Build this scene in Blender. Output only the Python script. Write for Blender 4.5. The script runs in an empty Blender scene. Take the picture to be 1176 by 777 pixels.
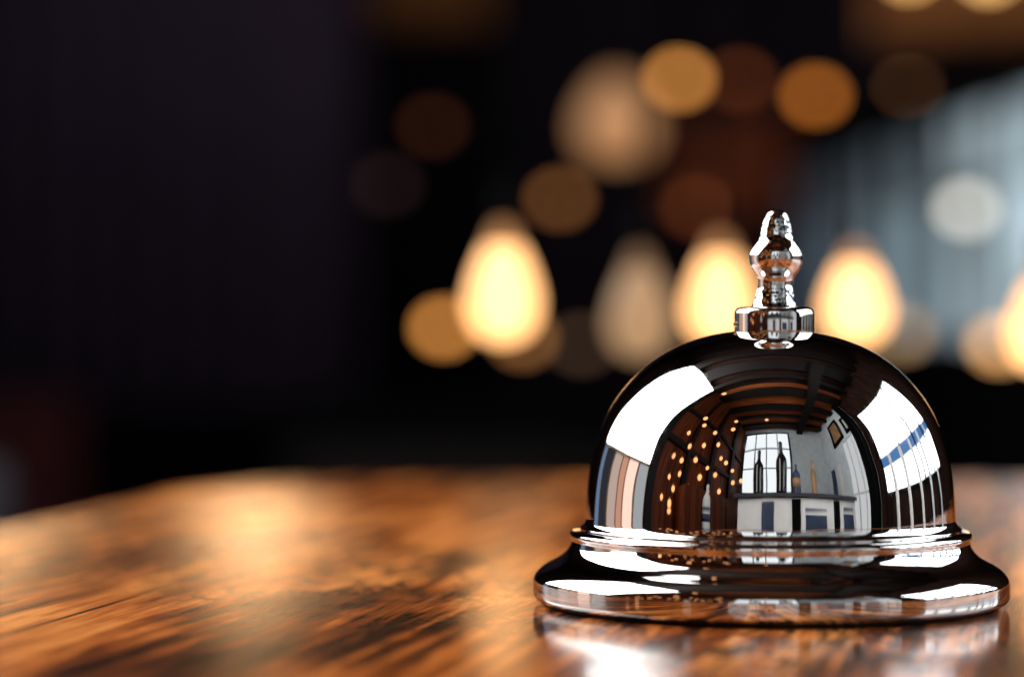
import bpy, bmesh, math, random
from mathutils import Vector, Matrix
random.seed(7)
PI = math.pi
C = bpy.context.scene.collection
sc = bpy.context.scene

# ------------------------------------------------------------------ camera figures (metres)
S = 6380.0                     # reference pixels per metre at the bell
D, H, CX, F, HY = .512, .0525, -.0464, 3266.7, 357.0
def at(px, py, zc):            # point seen at a reference pixel, zc metres from the lens
    return Vector((CX + (px - 588) / F * zc, zc - D, H - (py - HY) / F * zc))

# ------------------------------------------------------------------ helpers
def lin(r, g, b):
    f = lambda c: c / 12.92 if c <= .04045 else ((c + .055) / 1.055) ** 2.4
    return (f(r / 255), f(g / 255), f(b / 255), 1)

def material(name):
    m = bpy.data.materials.new(name); m.use_nodes = True
    nt = m.node_tree
    return m, nt, nt.nodes['Principled BSDF']

def N(nt, t, **kw):
    n = nt.nodes.new(t)
    for k, v in kw.items():
        if k.startswith('i_'):
            key = k[2:]
            n.inputs[int(key) if key.isdigit() else key.replace('_', ' ')].default_value = v
        else:
            setattr(n, k, v)
    return n

def plain(name, col, rough=.6, metal=0, spec=.5, vary=.25, scale=6, bump=0.0, stretch=(1, 1, 1)):
    """a painted / wooden / metal surface: base colour broken up by noise, uneven gloss"""
    m, nt, p = material(name); L = nt.links.new
    tc = N(nt, 'ShaderNodeTexCoord'); mp = N(nt, 'ShaderNodeMapping'); mp.inputs['Scale'].default_value = stretch
    L(tc.outputs['Object'], mp.inputs[0])
    nz = N(nt, 'ShaderNodeTexNoise', i_Scale=scale, i_Detail=6.0); L(mp.outputs[0], nz.inputs['Vector'])
    r = N(nt, 'ShaderNodeValToRGB')
    c = col if len(col) == 4 else (*col, 1)
    r.color_ramp.elements[0].position = .3; r.color_ramp.elements[1].position = .7
    r.color_ramp.elements[0].color = (*[v * (1 - vary) for v in c[:3]], 1)
    r.color_ramp.elements[1].color = (*[min(1, v * (1 + vary)) for v in c[:3]], 1)
    L(nz.outputs[0], r.inputs[0]); L(r.outputs[0], p.inputs['Base Color'])
    p.inputs['Metallic'].default_value = metal; p.inputs['Specular IOR Level'].default_value = spec
    mr = N(nt, 'ShaderNodeMapRange', i_3=max(0, rough - .08), i_4=min(1, rough + .08)); L(nz.outputs[0], mr.inputs[0])
    L(mr.outputs[0], p.inputs['Roughness'])
    if bump:
        b = N(nt, 'ShaderNodeBump', i_Strength=bump, i_Distance=.002); L(nz.outputs[0], b.inputs['Height']); L(b.outputs[0], p.inputs['Normal'])
    return m

def glow(name, col, strength):
    m, nt, p = material(name)
    p.inputs['Base Color'].default_value = (.02, .02, .02, 1)
    p.inputs['Emission Color'].default_value = (*col[:3], 1)
    p.inputs['Emission Strength'].default_value = strength
    p.inputs['Roughness'].default_value = .4
    p.inputs['Specular IOR Level'].default_value = .1
    return m

def obj(name, bm, mat, parent=None, smooth=False):
    me = bpy.data.meshes.new(name); bmesh.ops.recalc_face_normals(bm, faces=bm.faces[:]); bm.to_mesh(me); bm.free()
    if smooth:
        for p in me.polygons: p.use_smooth = True
    me.materials.append(mat)
    o = bpy.data.objects.new(name, me); C.objects.link(o)
    if parent: o.parent = parent
    return o

def tag(o, label=None, cat=None, group=None, kind=None):
    if label: o['label'] = label
    if cat: o['category'] = cat
    if group: o['group'] = group
    if kind: o['kind'] = kind
    return o

def thing(name, label, cat, loc=(0, 0, 0), rotz=0, group=None):
    o = bpy.data.objects.new(name, None); C.objects.link(o)
    o.location = loc; o.rotation_euler = (0, 0, rotz); o.empty_display_size = .05
    return tag(o, label, cat, group)

def box(bm, lo, hi, bev=0):
    r = bmesh.ops.create_cube(bm, size=1)
    vs = r['verts']
    for v in vs:
        v.co = Vector([lo[i] + (v.co[i] + .5) * (hi[i] - lo[i]) for i in range(3)])
    if bev:
        es = list({e for v in vs for e in v.link_edges})
        bmesh.ops.bevel(bm, geom=es, offset=bev, segments=2, affect='EDGES', profile=.6)
    return bm

def tube(bm, a, b, r, r2=None, seg=10):
    a, b = Vector(a), Vector(b); d = b - a
    q = d.to_track_quat('Z', 'Y').to_matrix().to_4x4(); q.translation = (a + b) / 2
    bmesh.ops.create_cone(bm, cap_ends=True, segments=seg, radius1=r, radius2=r if r2 is None else r2, depth=d.length, matrix=q)
    return bm

def lathe(bm, prof, seg=64, c=(0, 0, 0), lean=None):
    rings = []
    for r, z in prof:
        ox = lean(z) if lean else 0
        if r < 1e-6:
            rings.append([bm.verts.new((c[0] + ox, c[1], c[2] + z))])
        else:
            rings.append([bm.verts.new((c[0] + ox + r * math.cos(2 * PI * k / seg), c[1] + r * math.sin(2 * PI * k / seg), c[2] + z)) for k in range(seg)])
    for A, B in zip(rings, rings[1:]):
        for k in range(seg):
            k2 = (k + 1) % seg
            if len(A) == 1 and len(B) == 1: continue
            if len(A) == 1: bm.faces.new((A[0], B[k], B[k2]))
            elif len(B) == 1: bm.faces.new((A[k], A[k2], B[0]))
            else: bm.faces.new((A[k], A[k2], B[k2], B[k]))
    for Rg in (rings[0], rings[-1]):
        if len(Rg) > 2: bm.faces.new(Rg)
    return bm

def spline(pts, per=10):
    """centripetal-free Catmull-Rom through the profile points"""
    P = [Vector(p) for p in pts]; out = []
    for i in range(len(P) - 1):
        p0 = P[i - 1] if i else 2 * P[0] - P[1]
        p3 = P[i + 2] if i + 2 < len(P) else 2 * P[-1] - P[-2]
        p1, p2 = P[i], P[i + 1]
        for k in range(per):
            t = k / per
            out.append(.5 * ((2 * p1) + (p2 - p0) * t + (2 * p0 - 5 * p1 + 4 * p2 - p3) * t * t + (3 * p1 - p0 - 3 * p2 + p3) * t ** 3))
    out.append(P[-1]); return [(max(0, v.x), v.y) for v in out]

def smoothed(pts, n=220, w=9, keep=True):
    """resample by length and soften, for a profile without facets"""
    L = [0]
    for a, b in zip(pts, pts[1:]): L.append(L[-1] + math.hypot(b[0] - a[0], b[1] - a[1]))
    res = []; j = 0
    for i in range(n):
        s = L[-1] * i / (n - 1)
        while j < len(L) - 2 and L[j + 1] < s: j += 1
        t = (s - L[j]) / max(1e-9, L[j + 1] - L[j])
        res.append((pts[j][0] + (pts[j + 1][0] - pts[j][0]) * t, pts[j][1] + (pts[j + 1][1] - pts[j][1]) * t))
    out = []
    for i in range(n):
        k = min(w, i, n - 1 - i)
        seg = res[i - k:i + k + 1]
        out.append((sum(p[0] for p in seg) / len(seg), sum(p[1] for p in seg) / len(seg)))
    return out

def pz(lst):                   # (radius, row) in reference pixels -> metres above the table
    return [(r / S, (692 - y) / S) for r, y in lst]

# ------------------------------------------------------------------ materials
def chrome(name, etched=None):
    m, nt, p = material(name); L = nt.links.new
    p.inputs['Metallic'].default_value = 1
    tc = N(nt, 'ShaderNodeTexCoord')
    n1 = N(nt, 'ShaderNodeTexNoise', i_Scale=55.0, i_Detail=2.0); L(tc.outputs['Object'], n1.inputs['Vector'])
    n2 = N(nt, 'ShaderNodeTexNoise', i_Scale=420.0, i_Detail=6.0); L(tc.outputs['Object'], n2.inputs['Vector'])
    mr = N(nt, 'ShaderNodeMapRange', i_1=.35, i_2=.75, i_3=.010, i_4=.06); L(n2.outputs[0], mr.inputs[0])
    L(mr.outputs[0], p.inputs['Roughness'])
    b = N(nt, 'ShaderNodeBump', i_Strength=.10, i_Distance=.0012); L(n1.outputs[0], b.inputs['Height'])
    p.inputs['Base Color'].default_value = (.86, .85, .84, 1)
    if etched:
        z0, z1, z2, z3 = etched
        sx = N(nt, 'ShaderNodeSeparateXYZ'); L(tc.outputs['Object'], sx.inputs[0])
        def band(a, c):
            q = N(nt, 'ShaderNodeMath', operation='GREATER_THAN', i_1=a); L(sx.outputs['Z'], q.inputs[0])
            w = N(nt, 'ShaderNodeMath', operation='LESS_THAN', i_1=c); L(sx.outputs['Z'], w.inputs[0])
            e = N(nt, 'ShaderNodeMath', operation='MULTIPLY'); L(q.outputs[0], e.inputs[0]); L(w.outputs[0], e.inputs[1]); return e
        a, c = band(z0, z1), band(z2, z3)
        ad = N(nt, 'ShaderNodeMath', operation='ADD'); L(a.outputs[0], ad.inputs[0]); L(c.outputs[0], ad.inputs[1])
        v = N(nt, 'ShaderNodeTexVoronoi', feature='DISTANCE_TO_EDGE', i_Scale=1500.0)
        nd = N(nt, 'ShaderNodeTexNoise', i_Scale=1900.0, i_Detail=3.0); L(tc.outputs['Object'], nd.inputs['Vector'])
        L(tc.outputs['Object'], v.inputs['Vector'])
        mm = N(nt, 'ShaderNodeMath', operation='MULTIPLY'); L(nd.outputs[0], mm.inputs[0]); L(ad.outputs[0], mm.inputs[1])
        b2 = N(nt, 'ShaderNodeBump', i_Strength=.05, i_Distance=.0002); L(mm.outputs[0], b2.inputs['Height']); L(b.outputs[0], b2.inputs['Normal'])
        L(b2.outputs[0], p.inputs['Normal'])
        st = N(nt, 'ShaderNodeMath', operation='GREATER_THAN', i_1=.53); L(nd.outputs[0], st.inputs[0])
        s2 = N(nt, 'ShaderNodeMath', operation='MULTIPLY'); L(st.outputs[0], s2.inputs[0]); L(ad.outputs[0], s2.inputs[1])
        mx = N(nt, 'ShaderNodeMix', data_type='RGBA'); mx.inputs['A'].default_value = (.88, .87, .86, 1); mx.inputs['B'].default_value = (.03, .026, .024, 1)
        L(s2.outputs[0], mx.inputs['Factor']); L(mx.outputs['Result'], p.inputs['Base Color'])
    else:
        L(b.outputs[0], p.inputs['Normal'])
    return m

def wood_table():
    m, nt, p = material('oiled_wood'); L = nt.links.new
    tc = N(nt, 'ShaderNodeTexCoord')
    rot = N(nt, 'ShaderNodeMapping'); rot.inputs['Rotation'].default_value = (0, 0, math.radians(11.6)); L(tc.outputs['Object'], rot.inputs[0])
    def noise(scale, detail, stretch, dist=0.0, rough=.55):
        mp = N(nt, 'ShaderNodeMapping'); mp.inputs['Scale'].default_value = stretch; L(rot.outputs[0], mp.inputs[0])
        n = N(nt, 'ShaderNodeTexNoise', i_Scale=scale, i_Detail=detail, i_Distortion=dist, i_Roughness=rough); L(mp.outputs[0], n.inputs['Vector']); return n
    patch = noise(16, 4, (1.3, .55, 1), .6)
    grain = noise(170, 9, (1, .07, 1), .8, .66)
    crack = noise(120, 8, (1, .11, 1), 1.6, .62)
    fine = noise(900, 4, (1, .12, 1), .5)
    ramp = N(nt, 'ShaderNodeValToRGB'); cr = ramp.color_ramp
    cr.elements[0].position = .34; cr.elements[0].color = (.024, .006, .0015, 1)
    cr.elements[1].position = .68; cr.elements[1].color = (.93, .335, .078, 1)
    e = cr.elements.new(.46); e.color = (.24, .050, .007, 1)
    e = cr.elements.new(.58); e.color = (.64, .172, .028, 1)
    mixv = N(nt, 'ShaderNodeMath', operation='MULTIPLY_ADD', i_1=.86); L(patch.outputs[0], mixv.inputs[0])
    g2 = N(nt, 'ShaderNodeMath', operation='MULTIPLY_ADD', i_1=1.0, i_2=-.435); L(grain.outputs[0], g2.inputs[0]); L(g2.outputs[0], mixv.inputs[2])
    line = noise(430, 4, (1, .03, 1), .6, .6)
    lv = N(nt, 'ShaderNodeMath', operation='MULTIPLY_ADD', i_1=.55, i_2=-.275); L(line.outputs[0], lv.inputs[0])
    la = N(nt, 'ShaderNodeMath', operation='ADD'); L(lv.outputs[0], la.inputs[0]); L(mixv.outputs[0], la.inputs[1])
    L(la.outputs[0], ramp.inputs[0])
    # dark cracks and knots that follow the grain, gathered in patches
    cm = N(nt, 'ShaderNodeMapRange', i_1=.53, i_2=.60); L(crack.outputs[0], cm.inputs[0])
    pm = noise(11, 2, (1, .8, 1), .4)
    pr = N(nt, 'ShaderNodeMapRange', i_1=.44, i_2=.56); L(pm.outputs[0], pr.inputs[0])
    ck = N(nt, 'ShaderNodeMath', operation='MULTIPLY'); L(cm.outputs[0], ck.inputs[0]); L(pr.outputs[0], ck.inputs[1])
    # hair cracks: thin wavy lines across the grain in the same patches
    hn = noise(70, 5, (1, .55, 1), .8, .6)
    hd = N(nt, 'ShaderNodeMath', operation='SUBTRACT', i_1=.5); L(hn.outputs[0], hd.inputs[0])
    ha = N(nt, 'ShaderNodeMath', operation='ABSOLUTE'); L(hd.outputs[0], ha.inputs[0])
    hm = N(nt, 'ShaderNodeMapRange', i_1=.016, i_2=.034, i_3=1.0, i_4=0.0); L(ha.outputs[0], hm.inputs[0])
    hp = N(nt, 'ShaderNodeMath', operation='MULTIPLY'); L(hm.outputs[0], hp.inputs[0]); L(pr.outputs[0], hp.inputs[1])
    cx = N(nt, 'ShaderNodeMath', operation='MAXIMUM'); L(ck.outputs[0], cx.inputs[0]); L(hp.outputs[0], cx.inputs[1]); ck = cx
    # plank seams
    sx = N(nt, 'ShaderNodeSeparateXYZ'); L(rot.outputs[0], sx.inputs[0])
    dv = N(nt, 'ShaderNodeMath', operation='MULTIPLY_ADD', i_1=1 / .085, i_2=.37); L(sx.outputs['X'], dv.inputs[0])
    fr = N(nt, 'ShaderNodeMath', operation='FRACT'); L(dv.outputs[0], fr.inputs[0])
    se = N(nt, 'ShaderNodeMath', operation='LESS_THAN', i_1=.014); L(fr.outputs[0], se.inputs[0])
    dk = N(nt, 'ShaderNodeMath', operation='MAXIMUM'); L(ck.outputs[0], dk.inputs[0]); L(se.outputs[0], dk.inputs[1])
    mx = N(nt, 'ShaderNodeMix', data_type='RGBA'); mx.inputs['B'].default_value = (.012, .005, .002, 1)
    L(ramp.outputs[0], mx.inputs['A'])
    dm = N(nt, 'ShaderNodeMath', operation='MULTIPLY', i_1=.9); L(dk.outputs[0], dm.inputs[0]); L(dm.outputs[0], mx.inputs['Factor'])
    L(mx.outputs['Result'], p.inputs['Base Color'])
    rr = N(nt, 'ShaderNodeMapRange', i_3=.32, i_4=.48); L(grain.outputs[0], rr.inputs[0]); L(rr.outputs[0], p.inputs['Roughness'])
    p.inputs['Specular IOR Level'].default_value = .06; p.inputs['Coat Weight'].default_value = .62; p.inputs['Coat Roughness'].default_value = .12
    hs = N(nt, 'ShaderNodeMath', operation='MULTIPLY_ADD', i_1=-.9); L(dk.outputs[0], hs.inputs[0])
    hf = N(nt, 'ShaderNodeMath', operation='MULTIPLY_ADD', i_1=.35); L(fine.outputs[0], hf.inputs[0]); L(grain.outputs[0], hf.inputs[2])
    L(hf.outputs[0], hs.inputs[2])
    bp = N(nt, 'ShaderNodeBump', i_Strength=.4, i_Distance=.0006); L(hs.outputs[0], bp.inputs['Height']); L(bp.outputs[0], p.inputs['Normal'])
    b3 = N(nt, 'ShaderNodeBump', i_Strength=.05, i_Distance=.0005); L(grain.outputs[0], b3.inputs['Height']); L(b3.outputs[0], p.inputs['Coat Normal'])
    return m

def streaked_glass(name, c0, c1, strength, scale):
    """glowing window pane: brighter and dimmer upright bands put into the emission colour"""
    m, nt, p = material(name); L = nt.links.new
    tc = N(nt, 'ShaderNodeTexCoord'); mp = N(nt, 'ShaderNodeMapping'); mp.inputs['Scale'].default_value = (scale, scale, scale * .35)
    L(tc.outputs['Object'], mp.inputs[0])
    nz = N(nt, 'ShaderNodeTexNoise', i_Scale=1.0, i_Detail=3.0); L(mp.outputs[0], nz.inputs['Vector'])
    r = N(nt, 'ShaderNodeValToRGB'); r.color_ramp.elements[0].position = .35; r.color_ramp.elements[1].position = .66
    r.color_ramp.elements[0].color = c0; r.color_ramp.elements[1].color = c1
    L(nz.outputs[0], r.inputs[0]); L(r.outputs[0], p.inputs['Emission Color']); p.inputs['Emission Strength'].default_value = strength
    p.inputs['Base Color'].default_value = (.1, .12, .13, 1); p.inputs['Roughness'].default_value = .3
    return m

M = dict(
    chrome=chrome('polished_chrome'),
    knob=chrome('etched_chrome', ((692 - 352) / S, (692 - 331) / S, (692 - 278) / S, (692 - 246) / S)),
    rubber=plain('black_rubber', (.012, .012, .012), .6),
    wood=wood_table(),
    dark_wall=plain('dark_plum_paint', (.013, .009, .014), .8, spec=.05),
    brown_wall=plain('dark_brown_boards', (.095, .020, .005), .5, spec=.12, scale=5, vary=.7, stretch=(1, 5, .3)),
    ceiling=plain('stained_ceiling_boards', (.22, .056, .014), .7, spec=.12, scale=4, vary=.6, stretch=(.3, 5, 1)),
    beam=plain('black_beam_wood', (.005, .003, .0025), .6, spec=.15, scale=9),
    grey_wall=plain('pale_grey_plaster', (.62, .69, .73), .8, spec=.2, vary=.1),
    white=plain('white_paint', (.78, .78, .76), .6, vary=.08),
    cream=plain('cream_board', (.62, .58, .52), .6, vary=.15),
    navy=plain('navy_paint', (.015, .03, .075), .5),
    black=plain('black_paint', (.002, .002, .0022), .6, spec=.03),
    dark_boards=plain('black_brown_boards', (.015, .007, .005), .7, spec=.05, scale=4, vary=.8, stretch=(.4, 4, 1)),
    plum=plain('lifted_plum_tone', (.047, .031, .052), .9, spec=.05, scale=2, vary=.12),
    floor=plain('dark_floor_boards', (.035, .026, .022), .45, scale=5, vary=.5, stretch=(6, .5, 1)),
    brass=plain('aged_brass', (.32, .2, .08), .4, metal=1, scale=60),
    copper=plain('copper_pink_board', (.72, .40, .28), .5, vary=.3, scale=9, stretch=(1, 6, .2)),
    panel=plain('warm_oak_panel', (.50, .18, .055), .6, spec=.1, scale=5, vary=.5, stretch=(.4, 1, 4)),
    redwood=plain('red_brown_panel', (.24, .052, .017), .6, spec=.1, scale=5, vary=.5),
    slate=plain('slate_fabric', (.035, .038, .05), .9, scale=300, bump=.3),
    red=plain('wine_red_fabric', (.06, .004, .006), .9, scale=300, bump=.3),
    bottle=plain('black_glass', (.008, .008, .008), .08, vary=.1),
    tan=plain('tan_board', (.34, .19, .09), .6, vary=.3),
)

# ------------------------------------------------------------------ the bell
bell = thing('service_bell', 'shiny chrome service bell with domed top standing on the wooden table', 'bell')
obj('foot', lathe(bmesh.new(), pz([(0, 692), (257, 692), (259, 690.5), (259, 687), (0, 687)]), 160), M['rubber'], bell, True)
base_prof = [(0, 688), (255, 688.2), (262, 688.2), (267.4, 687), (270.6, 684.2), (271.9, 680), (272, 668), (271.6, 663),
             (269, 658), (264, 652.6), (257, 647.6), (248, 643), (240, 638.3), (234, 633), (230, 627), (228, 621.5), (227.4, 619),
             (228.4, 617.4), (229.6, 615.5), (229.8, 612.5), (228.6, 610), (225.5, 608), (220, 606.6), (214, 605.6), (209, 605), (0, 605)]
prof = [base_prof[0]] + smoothed(spline(base_prof[1:-1], 12), 330, 3) + [base_prof[-1]]
obj('base', lathe(bmesh.new(), pz(prof), 256), M['chrome'], bell, True)
dome_prof = [(0, 377.5), (20, 378), (41, 379.8), (68, 384), (98, 393.5), (125, 407), (148, 424.5), (168, 446), (185, 471), (197.5, 502),
             (206, 534), (210, 565), (211.3, 585), (211.6, 594)]
low = [(211.6, 594), (212.2, 598), (213.8, 601), (216.2, 603), (218, 604.2), (218.4, 605.3)]
prof = smoothed(spline(dome_prof, 14), 260, 16) + low[1:] + [(0, 605.4)]
obj('dome', lathe(bmesh.new(), pz(prof), 256), M['chrome'], bell, True)
kx = 5.5 / S
col_prof = [(0, 386), (44.6, 386), (45.6, 385), (46.2, 383), (46.4, 378), (46.4, 360), (45.8, 356.5), (43.4, 353.8), (40.6, 352.6), (36, 352.2), (0, 352.2)]
obj('collar', lathe(bmesh.new(), pz(col_prof), 128, (kx, 0, 0)), M['chrome'], bell, True)
pin = bmesh.new(); tube(pin, (kx - 44.6 / S, -.0012, (692 - 372) / S), (kx - 48 / S, -.0013, (692 - 372) / S), 3.2 / S, 2.4 / S, 16)
obj('set_screw', pin, M['brass'], bell, True)
knob_prof = [(28, 352.6), (26.5, 350.5), (24.8, 346), (22.6, 339), (20.8, 331), (20.2, 325), (21, 319.5), (23.4, 315.5), (26.2, 311.5), (29.4, 305.5),
             (31.2, 298), (30.8, 291), (28.2, 285), (24.6, 279.5), (21, 274.5), (18.6, 269), (17.2, 262.5), (15.8, 256), (13.6, 249.5), (10.4, 244), (6, 241), (0, 240.2)]
prof = [(0, 352.6)] + smoothed(spline(knob_prof, 10), 160, 2)
obj('knob', lathe(bmesh.new(), pz(prof), 96, (kx, 0, 0), lean=lambda z: max(0, z - .054) * .025), M['knob'], bell, True)

# ------------------------------------------------------------------ the table
table = thing('table', 'warm brown wooden table with a rounded far corner under the bell', 'table', (0, 0, 0))
pts = [(-.333, -.60)]
a, b, c = Vector((-.1440, .325)), Vector((-.1335, .380)), Vector((-.086, .385))
for k in range(13):
    t = k / 12; q = (1 - t) ** 2 * a + 2 * t * (1 - t) * b + t * t * c; pts.append((q.x, q.y))
pts += [(.46, .385), (.46, -.60)]
bm = bmesh.new()
f = bm.faces.new([bm.verts.new((x, y, -.028)) for x, y in pts])
r = bmesh.ops.extrude_face_region(bm, geom=[f])
for v in r['geom']:
    if isinstance(v, bmesh.types.BMVert): v.co.z = 0
es = [e for e in bm.edges if all(abs(v.co.z) < 1e-6 for v in e.verts)]
bmesh.ops.bevel(bm, geom=es, offset=.003, segments=3, affect='EDGES', profile=.5)
obj('tabletop', bm, M['wood'], table)
for lx, ly in ((-.12, .33), (.40, .36), (-.26, -.54), (.40, -.54)):
    obj('leg', box(bmesh.new(), (lx - .025, ly - .025, -.75), (lx + .025, ly + .025, -.0285), .003), M['wood'], table)

# ------------------------------------------------------------------ the room shell
HC, XL, XR, YF, YB, ZF = 2.5, -1.15, 1.6, -2.6, 5.0, -.75
def slab(name, lo, hi, mat): return tag(obj(name, box(bmesh.new(), lo, hi), mat), kind='structure')
slab('floor', (XL - .1, YF - .1, ZF - .1), (XR + .1, YB + .1, ZF), M['floor'])
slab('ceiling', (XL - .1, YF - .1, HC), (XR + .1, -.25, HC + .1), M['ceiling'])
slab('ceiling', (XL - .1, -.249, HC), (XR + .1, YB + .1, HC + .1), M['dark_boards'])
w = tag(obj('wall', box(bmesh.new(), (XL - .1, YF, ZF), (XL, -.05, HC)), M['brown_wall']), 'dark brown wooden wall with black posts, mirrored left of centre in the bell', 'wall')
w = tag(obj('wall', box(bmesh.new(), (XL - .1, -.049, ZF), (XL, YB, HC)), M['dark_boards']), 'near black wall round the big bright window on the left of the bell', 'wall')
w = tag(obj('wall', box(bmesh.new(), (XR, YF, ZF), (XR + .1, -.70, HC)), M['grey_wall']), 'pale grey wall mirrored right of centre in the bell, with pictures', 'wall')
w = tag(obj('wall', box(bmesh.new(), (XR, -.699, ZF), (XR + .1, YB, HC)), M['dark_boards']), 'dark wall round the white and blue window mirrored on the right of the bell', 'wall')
w = tag(obj('wall', box(bmesh.new(), (XL - .1, YF - .1, ZF), (XR + .1, YF, HC)), M['grey_wall']), 'pale wall with gridded window mirrored in the centre of the bell', 'wall')
w = tag(obj('wall', box(bmesh.new(), (XL - .1, YB, ZF), (XR + .1, YB + .1, HC)), M['dark_wall']), 'dark plum blurred wall filling the background behind the lamps', 'wall')
for y, bw in ((-2.25, .09), (-1.72, .07), (-1.22, .13), (-.55, .16), (.02, .06), (.62, .26), (1.45, .22), (2.2, .2)):
    tag(obj('ceiling_beam', box(bmesh.new(), (XL, y - bw, HC - .15), (XR, y + bw, HC - .003), .006), M['beam']),
        'black timber beam across the brown ceiling mirrored in the top of the bell', 'beam', 'black beams under the ceiling')
bm = box(bmesh.new(), (.70, YF, HC - .26), (.90, .9, HC - .153), .006)
tag(obj('ceiling_beam', bm, M['beam']), 'black cross beam running front to back under the other beams', 'beam')

# ------------------------------------------------------------------ windows mirrored in the bell
def wall_window(name, label, x, side, y0, y1, z0, z1, panes, frame_mat, bars_y=(), bars_z=(), fw=.03):
    """a window on a side wall; panes = [(ya, yb, za, zb, material)]"""
    t = thing(name, label, 'window', (x, (y0 + y1) / 2, z0))
    ox, oy, oz = x, (y0 + y1) / 2, z0
    s = side
    def B(d0, d1, ya, yb, za, zb):
        xs = sorted((s * d0, s * d1)); return box(bmesh.new(), (xs[0], ya - oy, za - oz), (xs[1], yb - oy, zb - oz))
    for ya, yb, za, zb, m in panes: obj('pane', B(.012, .02, ya, yb, za, zb), m, t)
    bm = bmesh.new()
    for ya, yb, za, zb in ((y0 - fw, y1 + fw, z1, z1 + fw), (y0 - fw, y1 + fw, z0 - fw, z0), (y0 - fw, y0, z0, z1), (y1, y1 + fw, z0, z1)):
        xs = sorted((s * .002, s * .05)); box(bm, (xs[0], ya - oy, za - oz), (xs[1], yb - oy, zb - oz))
    obj('frame', bm, frame_mat, t)
    for y, wd in bars_y: obj('mullion', B(.022, .04, y - wd / 2, y + wd / 2, z0, z1), frame_mat, t)
    for z, wd in bars_z: obj('transom', B(.0222, .0415, y0, y1, z - wd / 2, z + wd / 2), frame_mat, t)
    return t
day = glow('daylight_pane', (1, .985, .96), 8.5)
wall_window('window', 'big bright window with thin dark bar, mirrored white on left of the dome', XL, 1, -.02, 1.62, .34, 2.36,
            [(-.02, 1.62, .34, 2.36, day)], M['black'], bars_z=((2.16, .02),), fw=.008)
day2 = glow('daylight_pane_cool', (.93, .97, 1), 5.0)
blue = glow('blue_pane', (.10, .30, .75), .62)
wall_window('window', 'white window with blue lower panes and posts, mirrored on right of the dome', XR, -1, -.50, 1.45, .22, 1.52,
            [(-.50, 1.45, .64, 1.52, day2), (-.50, 1.45, .50, .638, blue), (-.50, 1.45, .22, .498, day2)], M['black'], bars_y=((.05, .03), (.55, .045), (1.0, .05)), bars_z=())
# posts in the lower panes (white, stand in front of the glass)
for y in (-.28, .02, .34, .70, 1.12):
    tag(obj('post', tube(bmesh.new(), (XR - .09, y, ZF), (XR - .09, y, .58), .036, seg=14), M['white' if y < .5 else 'grey_wall'], None, True),
        'slim pale post standing before the blue panes mirrored on the right', 'post', 'pale posts before the blue window')
# added glowing panels under the big window; posts and rails on the brown wall
wall_window('window', 'added glow panels, pink and pale, under the big white window, mirrored low on the left', XL, 1, -.02, 1.55, -.5, .318,
            [(-.02, .14, -.5, .318, glow('pale_glow_panel', (.9, .95, 1), .42)), (.17, .36, -.5, .318, glow('pink_glow_panel', (1, .66, .54), 1.3)),
             (.38, .52, -.5, .318, glow('blush_glow_panel', (1, .50, .34), .62)), (.54, .80, -.5, .318, glow('peach_glow_panel', (1, .74, .64), .55)),
             (.84, 1.2, -.5, .318, glow('dusk_glow_panel', (.7, .75, 1), .03)), (1.24, 1.55, -.5, .318, glow('blue_dusk_glow_panel', (.35, .6, 1), .36))],
            M['tan'], bars_y=((.155, .03), (.37, .02), (.53, .02), (.82, .04), (1.22, .04)), fw=.010)
for y, wd in ((-.10, .05), (-.62, .035), (-1.15, .05), (-1.9, .06)):
    tag(obj('wall_post', box(bmesh.new(), (XL + .003, y - wd, -.5), (XL + .07, y + wd, HC - .155), .004), M['beam']),
        'black upright timber post on the dark brown wall mirrored on the left', 'post', 'black posts on the brown wall')
for z in (.62, 1.25):
    tag(obj('wall_rail', box(bmesh.new(), (XL + .003, -2.55, z), (XL + .055, -.16, z + .07), .004), M['beam']),
        'black %s rail across the brown wall mirrored on the left' % ('lower' if z < 1 else 'upper'), 'rail', 'black rails on the brown wall')
# the far wall behind the camera: gridded window, pictures
def grid_window(x0, x1, z0, z1):
    t = thing('window', 'soft white gridded window mirrored small in the middle of the dome', 'window', ((x0 + x1) / 2, YF, z0))
    w2, hh = (x1 - x0) / 2, z1 - z0
    obj('pane', box(bmesh.new(), (-w2, .010, 0), (w2, .016, hh)), glow('soft_daylight_pane', (.9, .96, 1), 1.15), t)
    bm = bmesh.new()
    for xa, xb, za, zb in ((-w2 - .05, w2 + .05, hh, hh + .05), (-w2 - .05, w2 + .05, -.05, 0), (-w2 - .05, -w2, 0, hh), (w2, w2 + .05, 0, hh)): box(bm, (xa, .002, za), (xb, .05, zb))
    obj('frame', bm, M['black'], t)
    for k in range(1, 4): obj('mullion', box(bmesh.new(), (-w2 + 2 * w2 * k / 4 - .018, .018, 0), (-w2 + 2 * w2 * k / 4 + .018, .04, hh)), M['grey_wall'], t)
    for k in range(1, 3): obj('transom', box(bmesh.new(), (-w2, .0182, hh * k / 3 - .018), (w2, .0415, hh * k / 3 + .018)), M['grey_wall'], t)
grid_window(-1.05, .36, .50, 2.2)
def picture(y, z, wy, hz, label, inner):
    t = thing('picture_frame', label, 'picture', (XR, y, z), group='framed pictures on the pale wall')
    bm = bmesh.new(); e = .07
    for ya, yb, za, zb in ((-wy, wy, hz - e, hz), (-wy, wy, -hz, -hz + e), (-wy, -wy + e, -hz + e, hz - e), (wy - e, wy, -hz + e, hz - e)): box(bm, (-.05, ya, za), (-.002, yb, zb))
    obj('frame', bm, M['black'], t); obj('picture', box(bmesh.new(), (-.02, -wy + e, -hz + e), (-.004, wy - e, hz - e)), M[inner], t)
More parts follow.
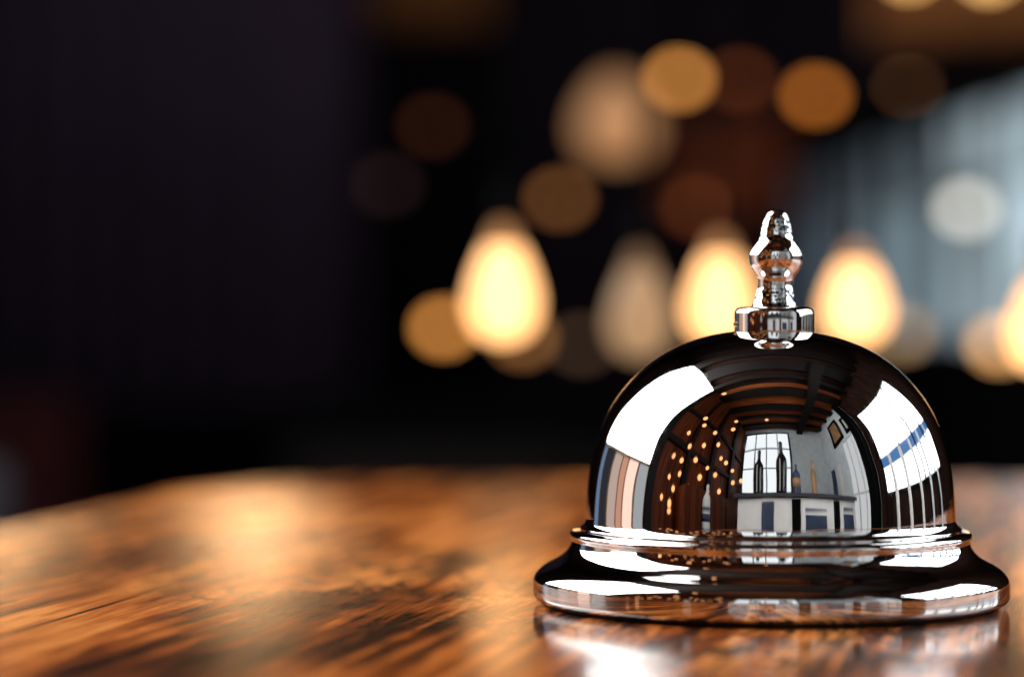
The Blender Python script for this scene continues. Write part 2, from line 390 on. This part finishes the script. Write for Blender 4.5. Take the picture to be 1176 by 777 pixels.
picture(-1.55, 1.72, .26, .36, 'large dark framed picture high on the pale wall mirrored right of centre', 'tan')
picture(-.98, 1.62, .15, .26, 'small dark framed picture beside the pale pillar mirrored right of centre', 'cream')
for y0, y1 in ((-.86, -.70),):
    tag(obj('pillar', box(bmesh.new(), (XR - .22, y0, ZF), (XR - .003, y1, HC - .21), .004), M['black']), 'dark square pillar at the near edge of the right window', 'pillar')
for y, wd, mt, lab in ((-2.2, .10, 'navy', 'navy upright strip'), (-1.85, .06, 'white', 'white upright strip')):
    tag(obj('wall_strip', box(bmesh.new(), (XR - .02, y - wd, -.6), (XR - .003, y + wd, .95), .002), M[mt]), lab + ' on the pale wall mirrored right of centre', 'strip', 'upright strips on the pale wall')

wall_window('window', 'tall narrow glow panel added to brighten the pale wall beside the dark pillar, mirrored right of centre', XR, -1, -1.42, -.92, -.30, 1.25,
            [(-1.42, -.92, -.30, 1.25, glow('pale_wall_glow', (.95, .97, 1), .62))], M['grey_wall'], bars_y=((-1.25, .03), (-1.06, .02)), bars_z=((.30, .03),), fw=.03)  # added panel whose glow whitens this stretch of pale wall
# white-fronted counter behind the camera with bottles
ct = thing('counter', 'white fronted counter with navy panels, mirrored low in the middle of the dome', 'counter', (.22, -1.25, ZF))
obj('body', box(bmesh.new(), (-.72, -.16, 0), (1.0, .14, .93), .004), M['white'], ct)
obj('worktop', box(bmesh.new(), (-.76, -.20, .933), (1.04, .18, .965), .004), M['slate'], ct)
for x0, x1, z0, z1, mt in ((-.42, -.28, .62, .90, 'navy'), (-.06, .04, .58, .92, 'black'), (.10, .40, .74, .86, 'navy'), (.52, .62, .60, .92, 'black'), (.70, .94, .70, .88, 'navy')):
    obj('panel', box(bmesh.new(), (x0, .1405, z0), (x1, .15, z1), .001), M[mt], ct)
def bottle(x, y, z, h, r, mat, label, band=None):
    t = thing('bottle', label, 'bottle', (x, y, z), group='bottles on the counter behind the camera')
    obj('glass', lathe(bmesh.new(), smoothed(spline([(0, 0), (r * .9, .002), (r, .02), (r, h * .3), (r, h * .58), (r * .75, h * .68), (r * .38, h * .76), (r * .34, h * .9), (r * .38, h), (0, h)], 8), 80, 2), 32), M[mat], t, True)
    if band: obj('paper_label', lathe(bmesh.new(), [(r + .0008, h * .2), (r + .0008, h * .45)], 32), M[band], t, True)
zt = ZF + .9655
bottle(-.26, -1.18, zt, .52, .062, 'bottle', 'shorter black bottle on the counter, left of the tall one')
bottle(.04, -1.16, zt, .62, .07, 'bottle', 'tallest black bottle in the middle of the counter')
bottle(.24, -1.20, zt, .34, .05, 'navy', 'small navy bottle on the counter with a tan label', 'tan')
bottle(.50, -1.22, zt, .42, .04, 'tan', 'tan stoneware bottle at the right of the counter')
st = thing('pedestal', 'dark wooden pedestal under the white bottle left of the counter', 'pedestal', (-.78, -.82, ZF))
obj('column', lathe(bmesh.new(), [(.0, 0), (.15, 0), (.15, .03), (.04, .06), (.035, .66), (.12, .70), (.12, .72), (0, .72)], 32), M['beam'], st, True)
bottle(-.78, -.82, ZF + .7205, .30, .05, 'white', 'white bottle with a blue label on the dark pedestal', 'navy')
# dark cabinet along the left, mirrored as the dark brown part of the dome
cb = thing('cabinet', 'dark brown wooden cabinet standing along the left wall', 'cabinet', (XL, -1.25, ZF))
obj('body', box(bmesh.new(), (.003, -.9, 0), (.32, .75, .98), .004), M['brown_wall'], cb)
for k in range(4): obj('door', box(bmesh.new(), (.3205, -.86 + k * .4, .05), (.335, -.50 + k * .4, .92), .003), M['brown_wall'], cb)

# ------------------------------------------------------------------ small globe lamps hung from the ceiling (mirrored as sparks)
warm = glow('warm_globe', (1, .42, .16), 1.9)
def ray(az, el, d): return Vector((d * math.cos(el) * math.sin(az), -d * math.cos(el) * math.cos(az), .05 + d * math.sin(el)))
gl = None
spots = [(-73, 66), (-34, 47), (-34, 41), (-8, 50), (-67, 33), (-52, 29), (-38, 25), (-34, 23), (-29, 19), (-40, 16), (-28, 13), (-23, 14),
         (-72, 21), (-65, 20), (-71, 12), (-64, 14), (-67, 8), (-50, 14), (-57, 9), (-47, 37), (-61, 45), (-75, 4), (-69, 2.5), (-60, 4), (-52, 6), (-43, 8), (-36, 9), (-55, 22), (-46, 19), (-62, 27), (-58, 40), (-42, 31)]
gname = 'amber globe lamp, one of the sparks mirrored in the bell'
for i, (az, el) in enumerate(spots):
    A, E_ = math.radians(az), math.radians(el)
    d = min(2.0, (HC - .32) / math.sin(E_), .98 / max(.01, math.cos(E_) * abs(math.sin(A))), 2.4 / (math.cos(E_) * math.cos(A)))
    p = ray(A, E_, d); r = .027 * d / 1.3 * random.uniform(.85, 1.2)
    t = thing('globe_lamp', gname, 'lamp', p, 0, 'amber globe lamps in front of the bell')
    g = bmesh.new(); bmesh.ops.create_uvsphere(g, u_segments=20, v_segments=12, radius=r); obj('globe', g, warm, t, True)
    obj('cap', tube(bmesh.new(), (0, 0, r * .9), (0, 0, r * 1.6), r * .45, r * .3), M['brass'], t)
    obj('cord', tube(bmesh.new(), (0, 0, r * 1.6), (0, 0, HC - p.z), .0015, seg=6), M['black'], t)

# ------------------------------------------------------------------ pear-shaped bulbs hung beyond the far edge of the table
XB = 88.0                      # blur disc of a very far point, reference pixels
def pear(px, top, bot, wpx, zc, col, L, label, lcap=.2):
    k = F / zc; hh = (bot - top) / k; r = wpx / 2 / k
    p = at(px, bot, zc)
    t = thing('pendant_bulb', label, 'lamp', p, 0, 'pear shaped bulbs beyond the table')
    pr = [(0, 0), (r * .45, hh * .03), (r * .8, hh * .12), (r * .99, hh * .29), (r * .96, hh * .42), (r * .80, hh * .58), (r * .60, hh * .72), (r * .46, hh * .80)]
    pr = smoothed(spline(pr, 8), 60, 1)
    obj('bulb', lathe(bmesh.new(), pr, 40), glow('bulb_glow', col, L), t, True)
    pc = smoothed(spline([(r * .46, hh * .803), (r * .36, hh * .88), (r * .24, hh * .95), (r * .16, hh)], 6), 20, 1)
    obj('neck', lathe(bmesh.new(), pc, 32), glow('neck_glow', (col[0], col[1] * .85, col[2] * .7), L * lcap), t, True)
    obj('socket', lathe(bmesh.new(), [(r * .2, hh * 1.003), (r * .22, hh * 1.05), (r * .2, hh * 1.25), (r * .08, hh * 1.32)], 24), M['black'], t, True)
    obj('cord', tube(bmesh.new(), (0, 0, hh * 1.32), (0, 0, HC - p.z), .0008, seg=6), M['black'], t)
    return t
wc = (1, .50, .19)
pear(578, 256, 392, 76, 1.02, wc, 3.2, 'brightest pear shaped bulb farthest left, overlapping two round glows')
pear(735, 284, 412, 72, 1.04, (1, .58, .29), .50, 'dim pear shaped bulb just left of the bell dome', .5)
pear(827, 268, 396, 74, 1.03, wc, 3.0, 'bright pear shaped bulb half hidden behind the left of the bell knob')
pear(983, 280, 394, 72, 1.02, wc, 3.3, 'bright pear shaped bulb just right of the bell knob')
pear(1200, 300, 425, 76, 1.0, wc, 3.2, 'bright pear shaped bulb cut by the right edge of the picture')

# ------------------------------------------------------------------ far globe lamps: round glows in the background
def far(px, py, zc, col, label, dia=.024, kk=1.0):
    blur = XB * (1 - .497 / zc); sp = dia * F / zc
    fr = min(1, sp * sp / (blur * blur / .88))
    c = lin(*col); L = max(c[:3]) * kk / fr
    p = at(px, py, zc); r = dia / 2
    t = thing('globe_lamp', label, 'lamp', p, 0, 'round globe lamps in the background')
    g = bmesh.new(); bmesh.ops.create_uvsphere(g, u_segments=20, v_segments=12, radius=r)
    L *= .8; mx = max(c[:3]); obj('globe', g, glow('far_glow', (c[0] / mx, c[1] / mx, c[2] / mx), L), t, True)
    obj('cap', tube(bmesh.new(), (0, 0, r * .93), (0, 0, r * 1.5), r * .4, r * .3), M['black'], t)
    obj('cord', tube(bmesh.new(), (0, 0, r * 1.5), (0, 0, HC - p.z), .0012, seg=6), M['black'], t)
far(780, 91, 3.6, (178, 116, 54), 'orange round glow in the upper middle, right of a pale soft glow')
far(937, 110, 3.7, (142, 80, 26), 'deep orange round glow high above the bell knob')
far(1044, 105, 4.0, (92, 58, 32), 'dull brown round glow right of the deep orange one')
far(1110, 240, 3.0, (178, 172, 160), 'pale grey white round glow in front of the blue window')
far(643, 228, 4.0, (88, 54, 26), 'dim brown round glow above and right of the brightest pear bulb')
far(497, 145, 4.2, (36, 15, 6), 'very dim red brown round glow at upper left of the lamps')
far(445, 212, 4.0, (22, 13, 12), 'barely visible round glow farthest left of the lamps')
far(800, 238, 4.2, (62, 28, 10), 'dim reddish round glow left of the bell knob')
far(850, 92, 4.2, (62, 28, 8), 'dim red round glow behind the orange one in the upper middle')
far(510, 376, 3.2, (185, 120, 56), 'orange round glow left of the brightest pear bulb', dia=.022)
far(600, 388, 3.6, (110, 72, 38), 'brown round glow below the brightest pear bulb')
far(1035, 383, 3.4, (120, 92, 60), 'tan round glow right of the bright pear bulb beside the knob')
far(1148, 395, 3.0, (205, 150, 92), 'orange round glow beside the bulb cut by the right edge')
far(1128, 393, 3.6, (110, 80, 48), 'brown round glow behind the orange one at the right edge')
far(1043, -32, 3.5, (210, 160, 95), 'orange round glow cut by the top edge, the left of two')
far(1135, -29, 3.5, (215, 165, 100), 'orange round glow cut by the top edge, the right of two')
far(668, 395, 4.2, (50, 36, 26), 'faint brown round glow left of the dim pear bulb')
# the big soft glow: a paper lantern
t = thing('paper_lantern', 'large soft tan glow of a paper lantern in the upper middle', 'lantern', at(708, 140, 2.4))
g = bmesh.new(); lathe(g, smoothed(spline([(.006, -.032), (.020, -.028), (.029, -.014), (.030, .0), (.023, .018), (.014, .031), (.006, .038)], 8), 60, 2), 32)
obj('shade', g, glow('lantern_glow', (1, .46, .18), .52), t, True)
obj('cord', tube(bmesh.new(), (0, 0, .038), (0, 0, HC - .2), .001, seg=6), M['black'], t)

# ------------------------------------------------------------------ blurred background furniture
# glazed partition of upright panes on the right, running away from the camera
A, B_ = at(1250, 357, 3.0), at(912, 357, 5.2)
gp = thing('window', 'tall blue grey window of upright streaked panes, blurred behind the bell on the right', 'window', (A.x, A.y, 0), math.atan2(B_.y - A.y, B_.x - A.x))
ln = math.hypot(B_.x - A.x, B_.y - A.y)
npn = 6
pan = [((40, 50, 58), (200, 224, 234), 1.5), ((50, 62, 70), (205, 226, 234), 1.25), ((34, 42, 50), (150, 172, 182), 1.0), ((36, 44, 52), (128, 148, 158), 1), ((30, 38, 46), (112, 128, 140), 1), ((24, 28, 36), (80, 92, 106), 1)]
for k in range(npn):
    x0, x1 = ln * k / npn + .012, ln * (k + 1) / npn - .012
    c0, c1, s_ = pan[k]
    obj('pane', box(bmesh.new(), (x0, -.01, .018), (x1, 0, .205)), streaked_glass('streaked_pane', lin(*c0), lin(*c1), s_, 9), gp)
    obj('pane', box(bmesh.new(), (x0, -.01, .213), (x1, 0, .30)), streaked_glass('dimmed_pane', lin(*c0), lin(*c1), s_ * (.75 if k < 2 else .35), 9), gp)  # upper row emits less, to fade the window's top edge
bm = bmesh.new()
for k in range(npn + 1): box(bm, (ln * k / npn - .011, -.02, .018), (ln * k / npn + .011, .012, .30))
box(bm, (-.03, -.03, .3005), (ln + .03, .02, .36)); box(bm, (-.03, -.03, -.75), (ln + .03, .02, .0175))
obj('frame', bm, M['black'], gp)
# low dark sideboard closing the gap under the lamps
sb = thing('sideboard', 'long black sideboard beyond the far edge of the table', 'sideboard', (.25, 3.6, ZF))
obj('body', box(bmesh.new(), (-.62, -.2, .08), (.62, .2, .64), .004), M['black'], sb)
obj('top', box(bmesh.new(), (-.64, -.22, .643), (.64, .22, .67), .004), M['black'], sb)
for k in range(3): obj('door', box(bmesh.new(), (-.6 + k * .41, -.213, .1), (-.21 + k * .41, -.2005, .62), .003), M['beam'], sb)
for x in (-.56, .56): obj('leg', tube(bmesh.new(), (x, 0, 0), (x, 0, .08), .02), M['black'], sb)
a_, b_ = at(-260, 470, 4.6), at(395, -520, 4.2)  # added sheet that lifts the left part of the dark wall
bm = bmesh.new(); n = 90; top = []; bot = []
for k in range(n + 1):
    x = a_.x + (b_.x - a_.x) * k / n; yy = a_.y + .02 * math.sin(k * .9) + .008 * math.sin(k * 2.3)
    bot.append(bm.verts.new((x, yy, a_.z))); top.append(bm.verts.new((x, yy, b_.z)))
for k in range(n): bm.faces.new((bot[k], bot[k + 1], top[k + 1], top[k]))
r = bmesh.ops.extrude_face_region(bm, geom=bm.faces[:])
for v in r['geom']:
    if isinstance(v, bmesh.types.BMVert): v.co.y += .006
tag(obj('backdrop', bm, M['plum'], None, True), 'dark plum curtain, added to lift the tone of the wall at the left of the background', 'backdrop')
# warm timber on the back wall
def wall_panel(px0, px1, py0, py1, zc, mat, label):
    a, b = at(px0, py1, zc), at(px1, py0, zc)
    tag(obj('wood_panel', box(bmesh.new(), (a.x, a.y, a.z), (b.x, a.y + .03, b.z), .004), M[mat]), label, 'panel', 'timber panels on the dark wall')
wall_panel(430, 560, -60, 30, 5.46, 'panel', 'warm brown timber panel at the top edge, left of the lamps')
wall_panel(1000, 1250, -60, 44, 5.46, 'panel', 'warm brown timber panel in the top right corner')
wall_panel(770, 900, 130, 250, 5.46, 'redwood', 'dark red timber panel behind the round lamps above the bell')
# chairs
def chair(loc, rz, mat, label):
    t = thing('chair', label, 'chair', loc, rz, 'chairs beyond the table')
    obj('seat', box(bmesh.new(), (-.21, -.21, .43), (.21, .21, .49), .02), M[mat], t)
    bm = bmesh.new(); box(bm, (-.2, .17, .52), (.2, .215, .80), .018); obj('backrest', bm, M[mat], t)
    for x in (-.18, .18):
        obj('leg', tube(bmesh.new(), (x, -.18, 0), (x, -.18, .432), .014), M['black'], t)
        obj('leg', tube(bmesh.new(), (x, .19, 0), (x, .195, .60), .014), M['black'], t)
p = at(-20, 540, 2.2)
chair((p.x - .16, p.y, ZF - .125), .3, 'slate', 'slate grey upholstered chair, blurred at the left beyond the table')
p = at(-110, 500, 4.2)
chair((p.x, p.y, ZF - .13), -.2, 'red', 'wine red chair, a dim red blur at the far left')

# ------------------------------------------------------------------ light, world, camera
def streak_spot(pos, target, watts, deg, blend=1.0):  # added unseen spots that lay warm streaks along the tabletop
    l = bpy.data.lights.new('streak_spot', 'SPOT'); o = bpy.data.objects.new('streak_spot', l); C.objects.link(o)
    o.location = pos; o.rotation_euler = (Vector(target) - Vector(pos)).to_track_quat('-Z', 'Y').to_euler()
    l.energy = watts; l.spot_size = math.radians(deg); l.spot_blend = blend; l.color = (1, .56, .25); l.shadow_soft_size = .02
for pos, x0, x1, watts, deg in (((-.329, 2.6, .52), -.092, -.122, 24, .42), ((.17, 2.6, .52), -.049, -.055, 30, .42),
                                ((-.60, 2.5, .52), -.150, -.178, 20, .45), ((.27, 2.4, .50), .060, .098, 11, .5)):
    for y, k in ((-.0, .15), (.11, 1.0), (.23, 1.25), (.33, .5)):
        streak_spot(pos, (x0 + (x1 - x0) * y / .33, y, 0), watts * k, deg)

w = bpy.data.worlds.new('World'); sc.world = w; w.use_nodes = True
bg = w.node_tree.nodes['Background']; bg.inputs[0].default_value = (.02, .02, .025, 1); bg.inputs[1].default_value = .3

cam = bpy.data.cameras.new('camera'); co = bpy.data.objects.new('camera', cam); C.objects.link(co)
co.location = (CX, -D, H); co.rotation_euler = (PI / 2, 0, 0)
cam.lens = 100.0; cam.sensor_width = 36; cam.sensor_fit = 'HORIZONTAL'
cam.shift_y = -(388.5 - HY) / 1176
cam.clip_start = .02; cam.clip_end = 100
cam.dof.use_dof = True; cam.dof.focus_distance = D - .015
ap = XB * (D - .015) / F       # lens opening in metres
cam.dof.aperture_fstop = .1 / ap
cam.dof.aperture_ratio = .88
sc.camera = co

sc.view_settings.view_transform = 'Standard'; sc.view_settings.look = 'None'
sc.view_settings.exposure = 0; sc.view_settings.gamma = 1
sc.render.engine = 'CYCLES'
cy = sc.cycles
cy.max_bounces = 8; cy.diffuse_bounces = 3; cy.glossy_bounces = 7; cy.use_adaptive_sampling = False
cy.caustics_reflective = False; cy.caustics_refractive = False
cy.use_denoising = True; cy.denoiser = 'OPENIMAGEDENOISE'; cy.sample_clamp_indirect = 4
